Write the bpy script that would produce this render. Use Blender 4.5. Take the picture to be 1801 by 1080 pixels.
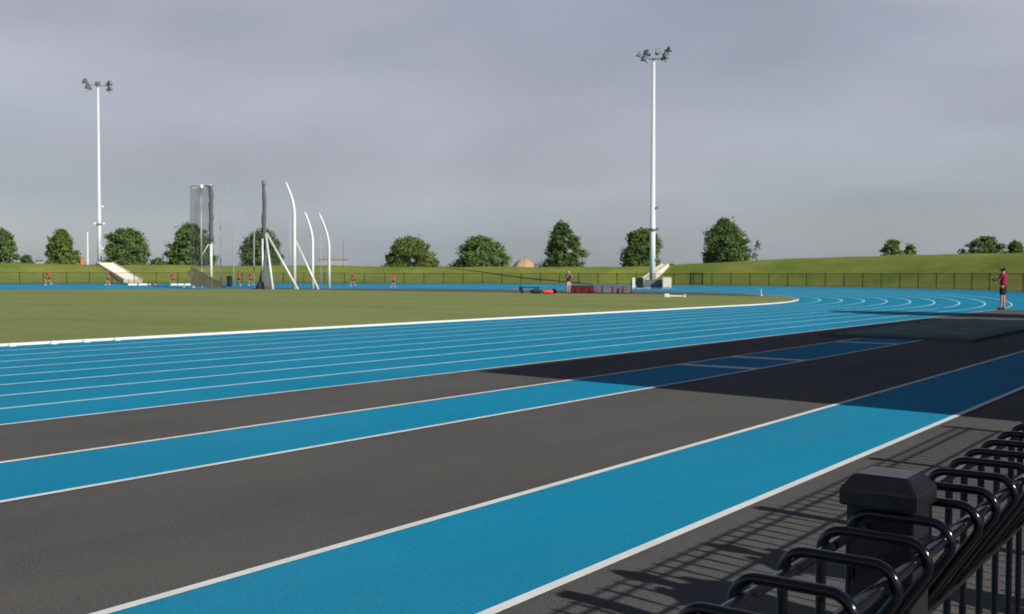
import bpy, bmesh, math, random
from mathutils import Vector, Matrix, noise as mnoise
random.seed(7)
R = math.radians
for o in list(bpy.data.objects): bpy.data.objects.remove(o)
SC = bpy.context.scene
COL = SC.collection

# ------------------------------------------------------------ camera
F_PX, YAW, PITCH, ROLL, EYE = 1837.875, .638, .031, .002, 1.489
fw = Vector((-math.sin(YAW)*math.cos(PITCH), math.cos(YAW)*math.cos(PITCH), -math.sin(PITCH)))
rt = Vector((math.cos(YAW), math.sin(YAW), 0)); up = rt.cross(fw)
rt2 = math.cos(ROLL)*rt + math.sin(ROLL)*up
up2 = -math.sin(ROLL)*rt + math.cos(ROLL)*up
cd = bpy.data.cameras.new('camera'); cam = bpy.data.objects.new('camera', cd); COL.objects.link(cam)
cam.matrix_world = Matrix(((rt2.x, up2.x, -fw.x, 0), (rt2.y, up2.y, -fw.y, 0), (rt2.z, up2.z, -fw.z, EYE), (0, 0, 0, 1)))
cd.sensor_width = 36; cd.lens = 36*F_PX/1801; cd.clip_start = .05; cd.clip_end = 6000
cd.dof.use_dof = True; cd.dof.focus_distance = 2.6; cd.dof.aperture_fstop = 10.5
SC.camera = cam

# ------------------------------------------------------------ light
SUN_H = Vector((.993, -.118)); SUN_EL = R(28.3)
w = bpy.data.worlds.new('World'); SC.world = w; w.use_nodes = True
nt = w.node_tree; N = nt.nodes; L = nt.links; N.clear()
out = N.new('ShaderNodeOutputWorld')
sky = N.new('ShaderNodeTexSky'); sky.sky_type = 'NISHITA'; sky.sun_disc = False
sky.sun_elevation = SUN_EL; sky.sun_rotation = math.atan2(SUN_H.x, SUN_H.y)
b1 = N.new('ShaderNodeBackground'); b1.inputs[1].default_value = .07; L.new(sky.outputs[0], b1.inputs[0])
tc = N.new('ShaderNodeTexCoord'); sep = N.new('ShaderNodeSeparateXYZ'); L.new(tc.outputs['Generated'], sep.inputs[0])
ramp = N.new('ShaderNodeValToRGB'); L.new(sep.outputs[2], ramp.inputs[0])
er = ramp.color_ramp; er.elements[0].position = 0; er.elements[0].color = (.34, .375, .43, 1)
er.elements[1].position = 1; er.elements[1].color = (.045, .058, .09, 1)
for p, c in ((.05, (.40, .425, .465)), (.13, (.42, .43, .495)), (.27, (.455, .455, .545)), (.42, (.14, .155, .21)), (.6, (.05, .065, .105))):
    e = er.elements.new(p); e.color = (*c, 1)
mp = N.new('ShaderNodeMapping'); mp.inputs['Scale'].default_value = (1.3, 1.3, 4.6); L.new(tc.outputs['Generated'], mp.inputs[0])
nz = N.new('ShaderNodeTexNoise'); nz.inputs['Scale'].default_value = 1.6; nz.inputs['Detail'].default_value = 5; nz.inputs['Roughness'].default_value = .45
nz.inputs['Distortion'].default_value = .35
L.new(mp.outputs[0], nz.inputs[0])
mr = N.new('ShaderNodeMapRange'); mr.inputs[1].default_value = .3; mr.inputs[2].default_value = .7; mr.inputs[3].default_value = .84; mr.inputs[4].default_value = 1.19
L.new(nz.outputs[0], mr.inputs[0])
tint = N.new('ShaderNodeMix'); tint.data_type = 'RGBA'; L.new(nz.outputs['Color'], tint.inputs[0])
tint.inputs[6].default_value = (.93, 1.0, 1.0, 1); tint.inputs[7].default_value = (1.05, 1.0, 1.03, 1)
mul0 = N.new('ShaderNodeMix'); mul0.data_type = 'RGBA'; mul0.blend_type = 'MULTIPLY'; mul0.inputs[0].default_value = 1
L.new(ramp.outputs[0], mul0.inputs[6]); L.new(tint.outputs[2], mul0.inputs[7])
mul = N.new('ShaderNodeMix'); mul.data_type = 'RGBA'; mul.blend_type = 'MULTIPLY'; mul.inputs[0].default_value = 1
L.new(mul0.outputs[2], mul.inputs[6]); L.new(mr.outputs[0], mul.inputs[7])
b2 = N.new('ShaderNodeBackground'); b2.inputs[1].default_value = 1; L.new(mul.outputs[2], b2.inputs[0])
nz2 = N.new('ShaderNodeTexNoise'); nz2.inputs['Scale'].default_value = 1.1; nz2.inputs['Detail'].default_value = 4
mp2 = N.new('ShaderNodeMapping'); mp2.inputs['Scale'].default_value = (1.5, 1.5, 4.5); mp2.inputs['Location'].default_value = (3.1, 1.2, .4)
L.new(tc.outputs['Generated'], mp2.inputs[0]); L.new(mp2.outputs[0], nz2.inputs[0])
mr2 = N.new('ShaderNodeMapRange'); mr2.inputs[1].default_value = .35; mr2.inputs[2].default_value = .6; mr2.inputs[3].default_value = .62; mr2.inputs[4].default_value = 1
L.new(nz2.outputs[0], mr2.inputs[0])
ms = N.new('ShaderNodeMixShader'); L.new(mr2.outputs[0], ms.inputs[0]); L.new(b1.outputs[0], ms.inputs[1]); L.new(b2.outputs[0], ms.inputs[2])
L.new(ms.outputs[0], out.inputs[0])

sd = bpy.data.lights.new('sun', 'SUN'); sd.energy = 5; sd.angle = R(.53); sd.color = (1, .95, .86)
so = bpy.data.objects.new('sun', sd); COL.objects.link(so)
sv = Vector((SUN_H.x*math.cos(SUN_EL), SUN_H.y*math.cos(SUN_EL), math.sin(SUN_EL)))
so.rotation_euler = sv.to_track_quat('Z', 'Y').to_euler()
SC.view_settings.view_transform = 'Standard'; SC.view_settings.look = 'None'; SC.view_settings.exposure = 0; SC.view_settings.gamma = 1

# ------------------------------------------------------------ materials
def mat(name, col, rough=.8, metal=0, spec=.3, var=0, vscale=1., vdet=4, col2=None, bump=0, bscale=30, vstretch=(1, 1, 1), fine=0, fscale=200, wear=None):
    m = bpy.data.materials.new(name); m.use_nodes = True
    n = m.node_tree.nodes; l = m.node_tree.links; p = n['Principled BSDF']
    p.inputs['Base Color'].default_value = (*col, 1); p.inputs['Roughness'].default_value = rough
    p.inputs['Metallic'].default_value = metal; p.inputs['Specular IOR Level'].default_value = spec
    t = n.new('ShaderNodeTexCoord')
    src = None
    if var or col2:
        mpn = n.new('ShaderNodeMapping'); mpn.inputs['Scale'].default_value = vstretch; l.new(t.outputs['Object'], mpn.inputs[0])
        z = n.new('ShaderNodeTexNoise'); z.inputs['Scale'].default_value = vscale; z.inputs['Detail'].default_value = vdet; z.inputs['Roughness'].default_value = .6
        l.new(mpn.outputs[0], z.inputs[0])
        r_ = n.new('ShaderNodeMapRange'); r_.inputs[1].default_value = .3; r_.inputs[2].default_value = .7; l.new(z.outputs[0], r_.inputs[0])
        mx = n.new('ShaderNodeMix'); mx.data_type = 'RGBA'; l.new(r_.outputs[0], mx.inputs[0])
        c1 = col2 if col2 else tuple(c*(1-var) for c in col)
        c0 = col if col2 else tuple(min(1, c*(1+var)) for c in col)
        mx.inputs[6].default_value = (*c0, 1); mx.inputs[7].default_value = (*c1, 1); src = mx.outputs[2]
    if fine:
        z = n.new('ShaderNodeTexNoise'); z.inputs['Scale'].default_value = fscale; z.inputs['Detail'].default_value = 3; z.inputs['Roughness'].default_value = .7
        l.new(t.outputs['Object'], z.inputs[0])
        r_ = n.new('ShaderNodeMapRange'); r_.inputs[1].default_value = .3; r_.inputs[2].default_value = .7; r_.inputs[3].default_value = 1-fine; r_.inputs[4].default_value = 1+fine
        l.new(z.outputs[0], r_.inputs[0])
        mm = n.new('ShaderNodeMix'); mm.data_type = 'RGBA'; mm.blend_type = 'MULTIPLY'; mm.inputs[0].default_value = 1
        if src: l.new(src, mm.inputs[6])
        else: mm.inputs[6].default_value = (*col, 1)
        l.new(r_.outputs[0], mm.inputs[7]); src = mm.outputs[2]
    if wear:
        amt, tintc, sc_ = wear
        mpw = n.new('ShaderNodeMapping'); mpw.inputs['Scale'].default_value = (1, .22, 1); mpw.inputs['Rotation'].default_value = (0, 0, .05); l.new(t.outputs['Object'], mpw.inputs[0])
        z = n.new('ShaderNodeTexNoise'); z.inputs['Scale'].default_value = sc_; z.inputs['Detail'].default_value = 10; z.inputs['Roughness'].default_value = .68; z.inputs['Distortion'].default_value = .6
        l.new(mpw.outputs[0], z.inputs[0])
        z2 = n.new('ShaderNodeTexNoise'); z2.inputs['Scale'].default_value = sc_*.23; z2.inputs['Detail'].default_value = 5; l.new(t.outputs['Object'], z2.inputs[0])
        ad = n.new('ShaderNodeMath'); ad.operation = 'MULTIPLY'; l.new(z.outputs[0], ad.inputs[0]); l.new(z2.outputs[0], ad.inputs[1])
        r_ = n.new('ShaderNodeMapRange'); r_.inputs[1].default_value = .18; r_.inputs[2].default_value = .40; r_.inputs[4].default_value = amt; l.new(ad.outputs[0], r_.inputs[0])
        mw = n.new('ShaderNodeMix'); mw.data_type = 'RGBA'; l.new(r_.outputs[0], mw.inputs[0]); l.new(src, mw.inputs[6]); mw.inputs[7].default_value = (*tintc, 1); src = mw.outputs[2]
    if src: l.new(src, p.inputs['Base Color'])
    if bump:
        z = n.new('ShaderNodeTexNoise'); z.inputs['Scale'].default_value = bscale; z.inputs['Detail'].default_value = 4
        l.new(t.outputs['Object'], z.inputs[0])
        b = n.new('ShaderNodeBump'); b.inputs['Strength'].default_value = bump; b.inputs['Distance'].default_value = .02
        l.new(z.outputs[0], b.inputs['Height']); l.new(b.outputs[0], p.inputs['Normal'])
    return m

M = {}
M['blue'] = mat('blue_rubber', (.006, .258, .445), .9, spec=.10, wear=(.17, (.10, .25, .33), 1.1), var=.10, vscale=.5, vdet=7, fine=.20, fscale=80, bump=.35, bscale=160, vstretch=(1, .35, 1))
M['black_rubber'] = mat('black_rubber', (.113, .113, .112), .92, spec=.12, wear=(.5, (.155, .145, .125), 1.3), var=.13, vscale=.6, vdet=8, fine=.42, fscale=65, bump=.7, bscale=140, vstretch=(1, .5, 1))
M['line'] = mat('line_paint', (.80, .82, .80), .7, spec=.2, wear=(.3, (.45, .50, .50), 3.), var=.08, vscale=2.5, vdet=6, fine=.08, fscale=150, bump=.3, bscale=160)
M['lane'] = mat('lane_paint', (.42, .68, .82), .8, spec=.15, var=.10, vscale=2.5, vdet=6, fine=.08, fscale=150)
M['kerb'] = mat('kerb_metal', (.72, .72, .69), .5, spec=.4, var=.06, vscale=3)
M['concrete'] = mat('concrete', (.50, .47, .40), .9, var=.15, vscale=2, fine=.1, fscale=60)
M['pale_concrete'] = mat('pale_concrete', (.66, .64, .54), .85, var=.08, vscale=2)
M['grass'] = mat('infield_turf', (.27, .295, .115), .95, spec=.05, wear=(.5, (.27, .26, .12), .5), col2=(.165, .23, .07), vscale=.16, vdet=9, fine=.22, fscale=9, vstretch=(.35, 1.2, 1), bump=.4, bscale=25)
M['bankgrass'] = mat('bank_turf', (.245, .275, .06), .95, spec=.05, wear=(.45, (.27, .23, .08), .8), col2=(.12, .195, .036), vscale=.16, vdet=9, fine=.2, fscale=3, bump=.6, bscale=6)
M['ground'] = mat('rough_ground', (.14, .17, .05), .95, spec=.05, var=.2, vscale=.02)
M['green_tarp'] = mat('green_tarp', (.15, .27, .22), .8, spec=.1, col2=(.08, .14, .12), vscale=.9, vdet=6, bump=.8, bscale=3, fine=.08, fscale=30)
M['gloss_black'] = mat('gloss_black_paint', (.004, .0045, .007), .15, spec=.42, bump=.03, bscale=90, fine=.3, fscale=60)
M['gloss_post'] = mat('satin_black_paint', (.009, .010, .014), .30, spec=.45, bump=.08, bscale=60, var=.3, vscale=12)
M['fence'] = mat('fence_paint', (.028, .03, .022), .6, spec=.3)
M['galv'] = mat('galvanised_steel', (.72, .76, .76), .45, metal=.15, spec=.5, var=.08, vscale=.6, vstretch=(1, 1, .2))
M['grey2'] = mat('dull_galvanised_steel', (.36, .39, .40), .6, var=.1, vscale=.6)
M['whitepole'] = mat('white_pole_paint', (.64, .68, .71), .4, spec=.5, var=.05, vscale=1)
M['lamp_dark'] = mat('floodlight_housing', (.19, .21, .235), .5, metal=.3)
M['glass'] = mat('floodlight_glass', (.20, .23, .26), .15, spec=.8)
M['darknet'] = mat('folded_netting', (.10, .11, .12), .9, var=.3, vscale=6, vstretch=(3, 3, .4), bump=.8, bscale=14)
M['white'] = mat('white_plastic', (.78, .78, .74), .5, var=.05, vscale=4)
M['cream'] = mat('cream_panel', (.70, .68, .55), .6, var=.1, vscale=2)
M['maroon'] = mat('maroon_vinyl', (.13, .012, .02), .5, var=.2, vscale=2, bump=.4, bscale=3)
M['greymat'] = mat('grey_cover', (.17, .13, .16), .6, var=.2, vscale=2, bump=.5, bscale=4)
M['navy'] = mat('navy_fabric', (.012, .02, .035), .7, var=.2, vscale=8, bump=.5, bscale=12)
M['red'] = mat('red_fabric', (.50, .045, .035), .8, var=.12, vscale=9, bump=.3, bscale=20)
M['redbag'] = mat('red_vinyl', (.62, .07, .055), .6, var=.1, vscale=4, bump=.3, bscale=9)
M['crimson'] = mat('crimson_fabric', (.24, .014, .055), .85, var=.12, vscale=9, bump=.4, bscale=20)
M['shorts'] = mat('dark_fabric', (.014, .016, .026), .85, var=.2, vscale=8, bump=.3, bscale=20)
M['skin'] = mat('skin', (.45, .24, .17), .55, spec=.35, var=.06, vscale=10)
M['hair'] = mat('dark_hair', (.012, .008, .006), .9, spec=.1, var=.3, vscale=30)
M['eye'] = mat('eye', (.03, .02, .02), .2)
M['grey'] = mat('grey_metal', (.16, .18, .20), .5, var=.1, vscale=3)
M['palegrey'] = mat('pale_grey_roof', (.36, .37, .37), .6, var=.05, vscale=1)
M['dirt'] = mat('bare_dirt', (.42, .30, .19), .95, var=.25, vscale=.25, bump=.8, bscale=1)
M['bark'] = mat('bark', (.07, .05, .035), .95, var=.3, vscale=6, bump=.8, bscale=12)
M['cladding'] = mat('pale_cladding', (.30, .32, .34), .6, var=.06, vscale=.5)
M['roofgrey'] = mat('roof_sheet', (.22, .23, .25), .5, var=.1, vscale=.4)
M['brick'] = mat('brick_wall', (.24, .14, .10), .9, var=.2, vscale=2)
M['orange'] = mat('orange_plastic', (.70, .13, .04), .6)

def leafmat(name, a, b):
    m = mat(name, a, .75, spec=.25, col2=b, vscale=.9, vdet=5, fine=.35, fscale=5)
    p = m.node_tree.nodes['Principled BSDF']; o_ = m.node_tree.nodes['Material Output']
    t = m.node_tree.nodes.new('ShaderNodeBsdfTranslucent'); t.inputs[0].default_value = (a[0]*1.2, a[1]*1.3, a[2]*.6, 1)
    x = m.node_tree.nodes.new('ShaderNodeMixShader'); x.inputs[0].default_value = .38
    m.node_tree.links.new(p.outputs[0], x.inputs[1]); m.node_tree.links.new(t.outputs[0], x.inputs[2]); m.node_tree.links.new(x.outputs[0], o_.inputs[0])
    return m
M['leaf'] = leafmat('leaf_green', (.175, .25, .08), (.11, .17, .065))
M['leaf_yellow'] = leafmat('leaf_yellow_green', (.20, .26, .07), (.135, .19, .06))
M['leaf_dark'] = leafmat('leaf_dark_green', (.14, .21, .075), (.09, .145, .06))

def netmat(name, col, dens):
    m = mat(name, col, .9)
    n = m.node_tree.nodes; l = m.node_tree.links; p = n['Principled BSDF']; o_ = n['Material Output']
    tr = n.new('ShaderNodeBsdfTransparent'); x = n.new('ShaderNodeMixShader')
    t = n.new('ShaderNodeTexCoord'); z = n.new('ShaderNodeTexNoise'); z.inputs['Scale'].default_value = 1.2; z.inputs['Detail'].default_value = 3
    l.new(t.outputs['Object'], z.inputs[0])
    r_ = n.new('ShaderNodeMapRange'); r_.inputs[1].default_value = .3; r_.inputs[2].default_value = .7
    r_.inputs[3].default_value = dens*.75; r_.inputs[4].default_value = min(1, dens*1.25); l.new(z.outputs[0], r_.inputs[0])
    l.new(r_.outputs[0], x.inputs[0]); l.new(tr.outputs[0], x.inputs[1]); l.new(p.outputs[0], x.inputs[2]); l.new(x.outputs[0], o_.inputs[0])
    return m
M['net'] = netmat('fine_netting', (.06, .07, .08), .42)
M['net_thin'] = netmat('thin_netting', (.10, .11, .12), .07)
M['net_dense'] = netmat('slumped_netting', (.07, .075, .055), .72)
M['fencemesh'] = netmat('fence_mesh', (.05, .05, .035), .22)

# ------------------------------------------------------------ helpers
def link(name, me, m=None, parent=None, smooth=False):
    o = bpy.data.objects.new(name, me); COL.objects.link(o)
    if m: me.materials.append(m)
    if parent: o.parent = parent
    if smooth:
        for p in me.polygons: p.use_smooth = True
    return o
def obj(name, bm, m=None, parent=None, smooth=False):
    me = bpy.data.meshes.new(name); bm.to_mesh(me); bm.free()
    return link(name, me, m, parent, smooth)
def tag(o, label=None, cat=None, group=None, kind=None):
    if label: o['label'] = label
    if cat: o['category'] = cat
    if group: o['group'] = group
    if kind: o['kind'] = kind
    return o
def empty(name, loc, rz, label, cat, group=None):
    o = bpy.data.objects.new(name, None); COL.objects.link(o); o.location = loc; o.rotation_euler = (0, 0, rz)
    o.empty_display_size = .3
    return tag(o, label, cat, group)
def kids(o): return [c for c in list(COL.objects) if c.parent == o]
def dup(root, loc, rz, label, group=None, scale=None):
    c = root.copy(); COL.objects.link(c); c.location = loc; c.rotation_euler = (0, 0, rz); c['label'] = label
    if group: c['group'] = group
    if scale: c.scale = (scale,)*3
    for ch in kids(root):
        d = ch.copy(); COL.objects.link(d); d.parent = c
        for g in kids(ch):
            e = g.copy(); COL.objects.link(e); e.parent = d
    return c
def box(bm, c, s, rz=0, bev=0, taper=1):
    vs = []
    for dz in (-.5, .5):
        k = taper if dz > 0 else 1
        for dx, dy in ((-.5, -.5), (.5, -.5), (.5, .5), (-.5, .5)):
            x, y = dx*s[0]*k, dy*s[1]*k
            vs.append(bm.verts.new((c[0]+x*math.cos(rz)-y*math.sin(rz), c[1]+x*math.sin(rz)+y*math.cos(rz), c[2]+dz*s[2])))
    fs = [(3, 2, 1, 0), (4, 5, 6, 7), (0, 1, 5, 4), (1, 2, 6, 5), (2, 3, 7, 6), (3, 0, 4, 7)]
    nf = [bm.faces.new([vs[i] for i in f]) for f in fs]
    if bev:
        es = list({e for f in nf for e in f.edges})
        bmesh.ops.bevel(bm, geom=es, offset=bev, segments=2, profile=.6, affect='EDGES')
def tube(bm, pts, rad, seg=8, caps=True):
    pts = [Vector(p) for p in pts]
    if not isinstance(rad, (list, tuple)): rad = [rad]*len(pts)
    rings = []; prev = None
    for i, p in enumerate(pts):
        a = pts[max(i-1, 0)]; b = pts[min(i+1, len(pts)-1)]
        d = (b-a).normalized()
        if prev is None:
            n = d.orthogonal().normalized()
        else:
            n = (prev - d*prev.dot(d)).normalized()
        prev = n; bn = d.cross(n)
        rings.append([bm.verts.new(p+(n*math.cos(2*math.pi*k/seg)+bn*math.sin(2*math.pi*k/seg))*rad[i]) for k in range(seg)])
    for a, b in zip(rings, rings[1:]):
        for k in range(seg): bm.faces.new((a[k], a[(k+1) % seg], b[(k+1) % seg], b[k]))
    if caps:
        bm.faces.new(rings[0][::-1]); bm.faces.new(rings[-1])
def mk(name, fn, m, parent=None, smooth=False):
    bm = bmesh.new(); fn(bm); return obj(name, bm, m, parent, smooth)
def smst(a, b, x):
    t = min(1, max(0, (x-a)/(b-a))); return t*t*(3-2*t)
def bearing(x):     # a direction on the ground for a column of the picture
    d = fw + rt2*(x-900.5)/F_PX + up2*((540-482)/F_PX); return Vector((d.x, d.y)).normalized()
def spot(x, dist):
    b = bearing(x); return Vector((b.x*dist, b.y*dist))
def depth(p): return p.x*fw.x + p.y*fw.y
def hz(p, ypx, xpx):   # height of a point at plan position p seen at picture row ypx
    d = fw + rt2*(xpx-900.5)/F_PX + up2*((540-ypx)/F_PX)
    return EYE + d.z/math.hypot(d.x, d.y)*p.length

# ------------------------------------------------------------ the stadium plan
CX, CY, R0, LW = -57.667, 47.587, 36.566, 1.22
def sdist(x, y):
    if y > CY: return math.hypot(x-CX, y-CY)-R0
    return (x-CX-R0) if x > CX else (CX-R0-x)
def elev(x, y):
    s = sdist(x, y)
    if s <= 0: return 0.
    wgt = smst(50, 82, y) if x > CX else 1
    return wgt*.43*min(1, s/16.5)
def pos(t, s):
    if t < 0: return (CX+R0+s, CY+t)
    if t <= math.pi*R0:
        a = t/R0; return (CX+(R0+s)*math.cos(a), CY+(R0+s)*math.sin(a))
    return (CX-R0-s, CY-(t-math.pi*R0))
TB = math.pi*R0
def trange(t0, t1, fine=1.2):
    ts = [t0]
    while ts[-1] < t1-1e-6:
        t = ts[-1]; st = fine if (0 <= t < TB) else 10
        n = t+st
        for k in (0, TB):
            if t < k < n: n = k
        ts.append(min(n, t1))
    return ts
def strip(name, bands, t0, t1, dz, m, zf=None, join=None):
    bm = join or bmesh.new()
    ts = trange(t0, t1)
    for ss in bands:
        rows = []
        for t in ts:
            row = []
            for s in ss:
                x, y = pos(t, s); row.append(bm.verts.new((x, y, (zf(t, s, x, y) if zf else elev(x, y))+dz)))
            rows.append(row)
        for a, b in zip(rows, rows[1:]):
            for i in range(len(ss)-1): bm.faces.new((a[i], a[i+1], b[i+1], b[i]))
    if join: return
    o = obj(name, bm, m); tag(o, kind='structure'); return o
T0, T1 = -110, TB+110
OUT = 9*LW
strip('running_track', [[0, 3, 6, 9, OUT]], T0, T1, 0, M['blue'])
strip('track_margin', [[OUT, 13, 15.4]], 1.5, T1, 0, M['blue'])
strip('outer_path', [[15.4, 16.8]], 1.5, T1, 0, M['black_rubber'])
strip('pavement', [[OUT, 20, 60]], T0, 1.5, 0, M['black_rubber'])
strip('lane_lines', [[LW*i-.048, LW*i+.048] for i in range(1, 9)], T0, T1, .004, M['lane'])
strip('outer_track_line', [[OUT-.03, OUT+.03]], T0, T1, .006, M['line'])
strip('drain_strip', [[-.30, -.055]], T0, 30, .012, M['concrete'])
bm = bmesh.new()
for t in [0]:
    ts = trange(T0, 62); prof = [(-.055, 0), (-.055, .055), (0, .055), (0, 0)]
    rows = [[bm.verts.new((*pos(t, s), z)) for s, z in prof] for t in ts]
    for a, b in zip(rows, rows[1:]):
        for i in range(3): bm.faces.new((a[i], a[i+1], b[i+1], b[i]))
tag(obj('track_kerb', bm, M['kerb']), kind='structure')
strip('infield_grass', [[-.3, -4, -10, -20, -R0]], T0, T1, 0, M['grass'], zf=lambda t, s, x, y: 0)
# dark surfaced D beyond the end of the infield grass
bm = bmesh.new(); YD = 69.5; rr = R0-.3
a0 = math.asin((YD-CY)/rr); arc = [a0+(math.pi-2*a0)*i/60 for i in range(61)]
top = [bm.verts.new((CX+rr*math.cos(a), CY+rr*math.sin(a), .006)) for a in arc]
bm.faces.new(top); tag(obj('jump_apron', bm, M['black_rubber']), kind='structure')
# runways and their lines
def rect(bm, x0, x1, y0, y1, z, n=1):
    for i in range(n):
        ya = y0+(y1-y0)*i/n; yb = y0+(y1-y0)*(i+1)/n
        bm.faces.new([bm.verts.new(v) for v in ((x0, ya, z), (x1, ya, z), (x1, yb, z), (x0, yb, z))])
XA, XB, XC, XDD = -2.785, -4.133, -6.689, -8.085
bm = bmesh.new(); rect(bm, XB, XA, -60, 44, .004); tag(obj('near_runway', bm, M['blue']), kind='structure')
bm = bmesh.new(); rect(bm, XDD, XC, -60, 25.2, .004); tag(obj('far_runway', bm, M['blue']), kind='structure')
bm = bmesh.new()
for x in (XA, XB): rect(bm, x-.033, x+.033, -60, 44, .008)
for x in (XC, XDD): rect(bm, x-.033, x+.033, -60, 25.2, .008)
tag(obj('runway_lines', bm, M['line']), kind='structure')
bm = bmesh.new()
for y in (15.55, 17.6, 23.05): rect(bm, XDD+.03, XC-.03, y-.14, y+.14, .009)
tag(obj('takeoff_boards', bm, M['line']), kind='structure')
# base ground to the horizon
bm = bmesh.new(); rect(bm, -3000, 3000, -3000, 3000, -.25)
tag(obj('ground', bm, M['ground']), kind='structure')

# the grass bank
def Hcrest(phi):
    tab = [(5, .3), (28, 3.4), (50, 3.62), (72, 3.55), (82, 3.25), (92, 2.75), (101, 2.46), (112, 2.46), (140, 2.62), (180, 2.72), (400, 2.72)]
    for (a, ha), (b, hb) in zip(tab, tab[1:]):
        if phi <= b:
            if phi < a: return ha
            return ha+(hb-ha)*smst(a, b, phi)
    return 2.72
GUL = [(94.0, 92.5, 1.0), (146.5, 149.0, .45)]
def bankz(t, s, x, y):
    phi = math.degrees(t/R0) if t <= TB else 180+(t-TB)/1.1
    z0 = elev(x, y); H = Hcrest(phi)
    k = smst(17, 31, s)
    z = z0+(H-z0)*k
    for g0, g1, d in GUL:
        c = g0 + (g1-g0)*0; wdt = 3.0
        z -= d*math.exp(-((phi-c)/wdt)**2)*math.sin(math.pi*min(1, max(0, (s-17)/14)))
    z += .16*k*mnoise.noise(Vector((x*.13, y*.13, 0)))+.10*k*mnoise.noise(Vector((x*.5, y*.5, 5)))
    z -= smst(60, 110, s)*(H+.1)
    return z
strip('grass_bank', [[16.8+i*.9 for i in range(19)]+[36, 42, 50, 60, 75, 90, 110]], 1.5, T1, .0, M['bankgrass'], zf=bankz)
def bank_at(phi, s):
    t = phi*math.pi/180*R0; x, y = pos(t, s); return Vector((x, y, bankz(t, s, x, y)))
def ring_at(xpx, s):    # point on the ring at offset s along a picture column
    b = bearing(xpx); r_ = R0+s; B = b.x*CX+b.y*CY; C = CX*CX+CY*CY-r_*r_
    d = B+math.sqrt(B*B-C); p = b*d
    phi = math.degrees(math.atan2(p.y-CY, p.x-CX)) % 360
    z = bank_at(phi, s).z if s > 16.8 else elev(p.x, p.y)
    return Vector((p.x, p.y, z)), phi

# ------------------------------------------------------------ perimeter fence
SF = 16.3
fence = empty('perimeter_fence', (0, 0, 0), 0, 'long low black mesh fence with posts running round the far bend below the grass bank', 'fence')
phis = []; ph = 4.
while ph < 178: phis.append(ph); ph += math.degrees(2.4/(R0+SF))
gate_phi = ring_at(1225, SF)[1]
top = []
for ph in phis:
    a = ph*math.pi/180; x, y = CX+(R0+SF)*math.cos(a), CY+(R0+SF)*math.sin(a); z = elev(x, y)
    top.append(Vector((x, y, z)))
postme = None
for p in top:
    if postme is None:
        def f(bm):
            box(bm, (0, 0, .61), (.06, .06, 1.26)); box(bm, (0, 0, 1.25), (.075, .075, .03), taper=.5)
        po = mk('post', f, M['fence'], fence); postme = po.data
    else: po = link('post', postme, None, fence)
    po.location = p
def f(bm):
    for h, r_ in ((1.2, .022), (.08, .015)):
        tube(bm, [p+Vector((0, 0, h)) for p in top], r_, 6)
mk('rails', f, M['fence'], fence)
def f(bm):
    vs = [(bm.verts.new(p+Vector((0, 0, .06))), bm.verts.new(p+Vector((0, 0, 1.19)))) for p in top]
    for a, b in zip(vs, vs[1:]): bm.faces.new((a[0], b[0], b[1], a[1]))
mk('mesh_panel', f, M['fencemesh'], fence)
# gate in the fence
gp, gph = ring_at(1226, SF); a = gph*math.pi/180; tang = Vector((-math.sin(a), math.cos(a), 0)); rad = Vector((math.cos(a), math.sin(a), 0))
gate = empty('fence_gate', gp-rad*.12, 0, 'black mesh gate in the low fence just right of the tall right floodlight mast', 'gate')
for s_ in (-.8, .8): mk('gate_post', lambda bm: tube(bm, [tang*s_, tang*s_+Vector((0, 0, 1.32))], .045, 8), M['fence'], gate)
def f(bm):
    c = [tang*-.72+Vector((0, 0, .1)), tang*.72+Vector((0, 0, .1)), tang*.72+Vector((0, 0, 1.25)), tang*-.72+Vector((0, 0, 1.25))]
    for i in range(4): tube(bm, [c[i], c[(i+1) % 4]], .03, 6)
    for k in range(1, 12):
        q = tang*(-.72+1.44*k/12); tube(bm, [q+Vector((0, 0, .1)), q+Vector((0, 0, 1.25))], .013, 4)
mk('gate_leaf', f, M['fence'], gate)

# ------------------------------------------------------------ near loop-top fence
nf = empty('loop_top_fence', (0, 0, 0), 0, 'glossy black roll-top bar fence in the near right corner', 'fence')
XL, XR, ZT, ZJ = -.490, -.353, 1.154, .925
HS, HY0 = .1305, -.873
posts_y = [-.725+2.25*i for i in range(6)]
hoop = None
def f(bm):      # upright, rolled top, then the slanting return to the lower rail
    r_ = .0067; c = .028; pts = [(XL, 0, .10), (XL, 0, .6), (XL, 0, ZT-c)]
    for k in range(1, 6):
        a = math.pi-k*math.pi/12; pts.append((XL+c+c*math.cos(a), 0, ZT-c+c*math.sin(a)))
    pts.append((XL+c, 0, ZT)); pts.append((XR-c, 0, ZT))
    for k in range(1, 9):
        a = math.pi/2-k*math.radians(124)/9; pts.append((XR-c+c*math.cos(a), 0, ZT-c+c*math.sin(a)))
    pts.append((XL+.010, 0, ZJ))
    tube(bm, pts, r_, 12)
i = 0
while True:
    y = HY0+HS*i; i += 1
    if y > 10.7: break
    if min(abs(y-p) for p in posts_y) < .045: continue
    if hoop is None: ho = mk('hoop', f, M['gloss_black'], nf, True); hoop = ho.data
    else: ho = link('hoop', hoop, None, nf)
    ho.location = (0, y, 0); ho.rotation_euler = (0, random.uniform(-.004, .004), random.uniform(-.01, .01))
Y0, Y1 = -1.0, 10.6
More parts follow.
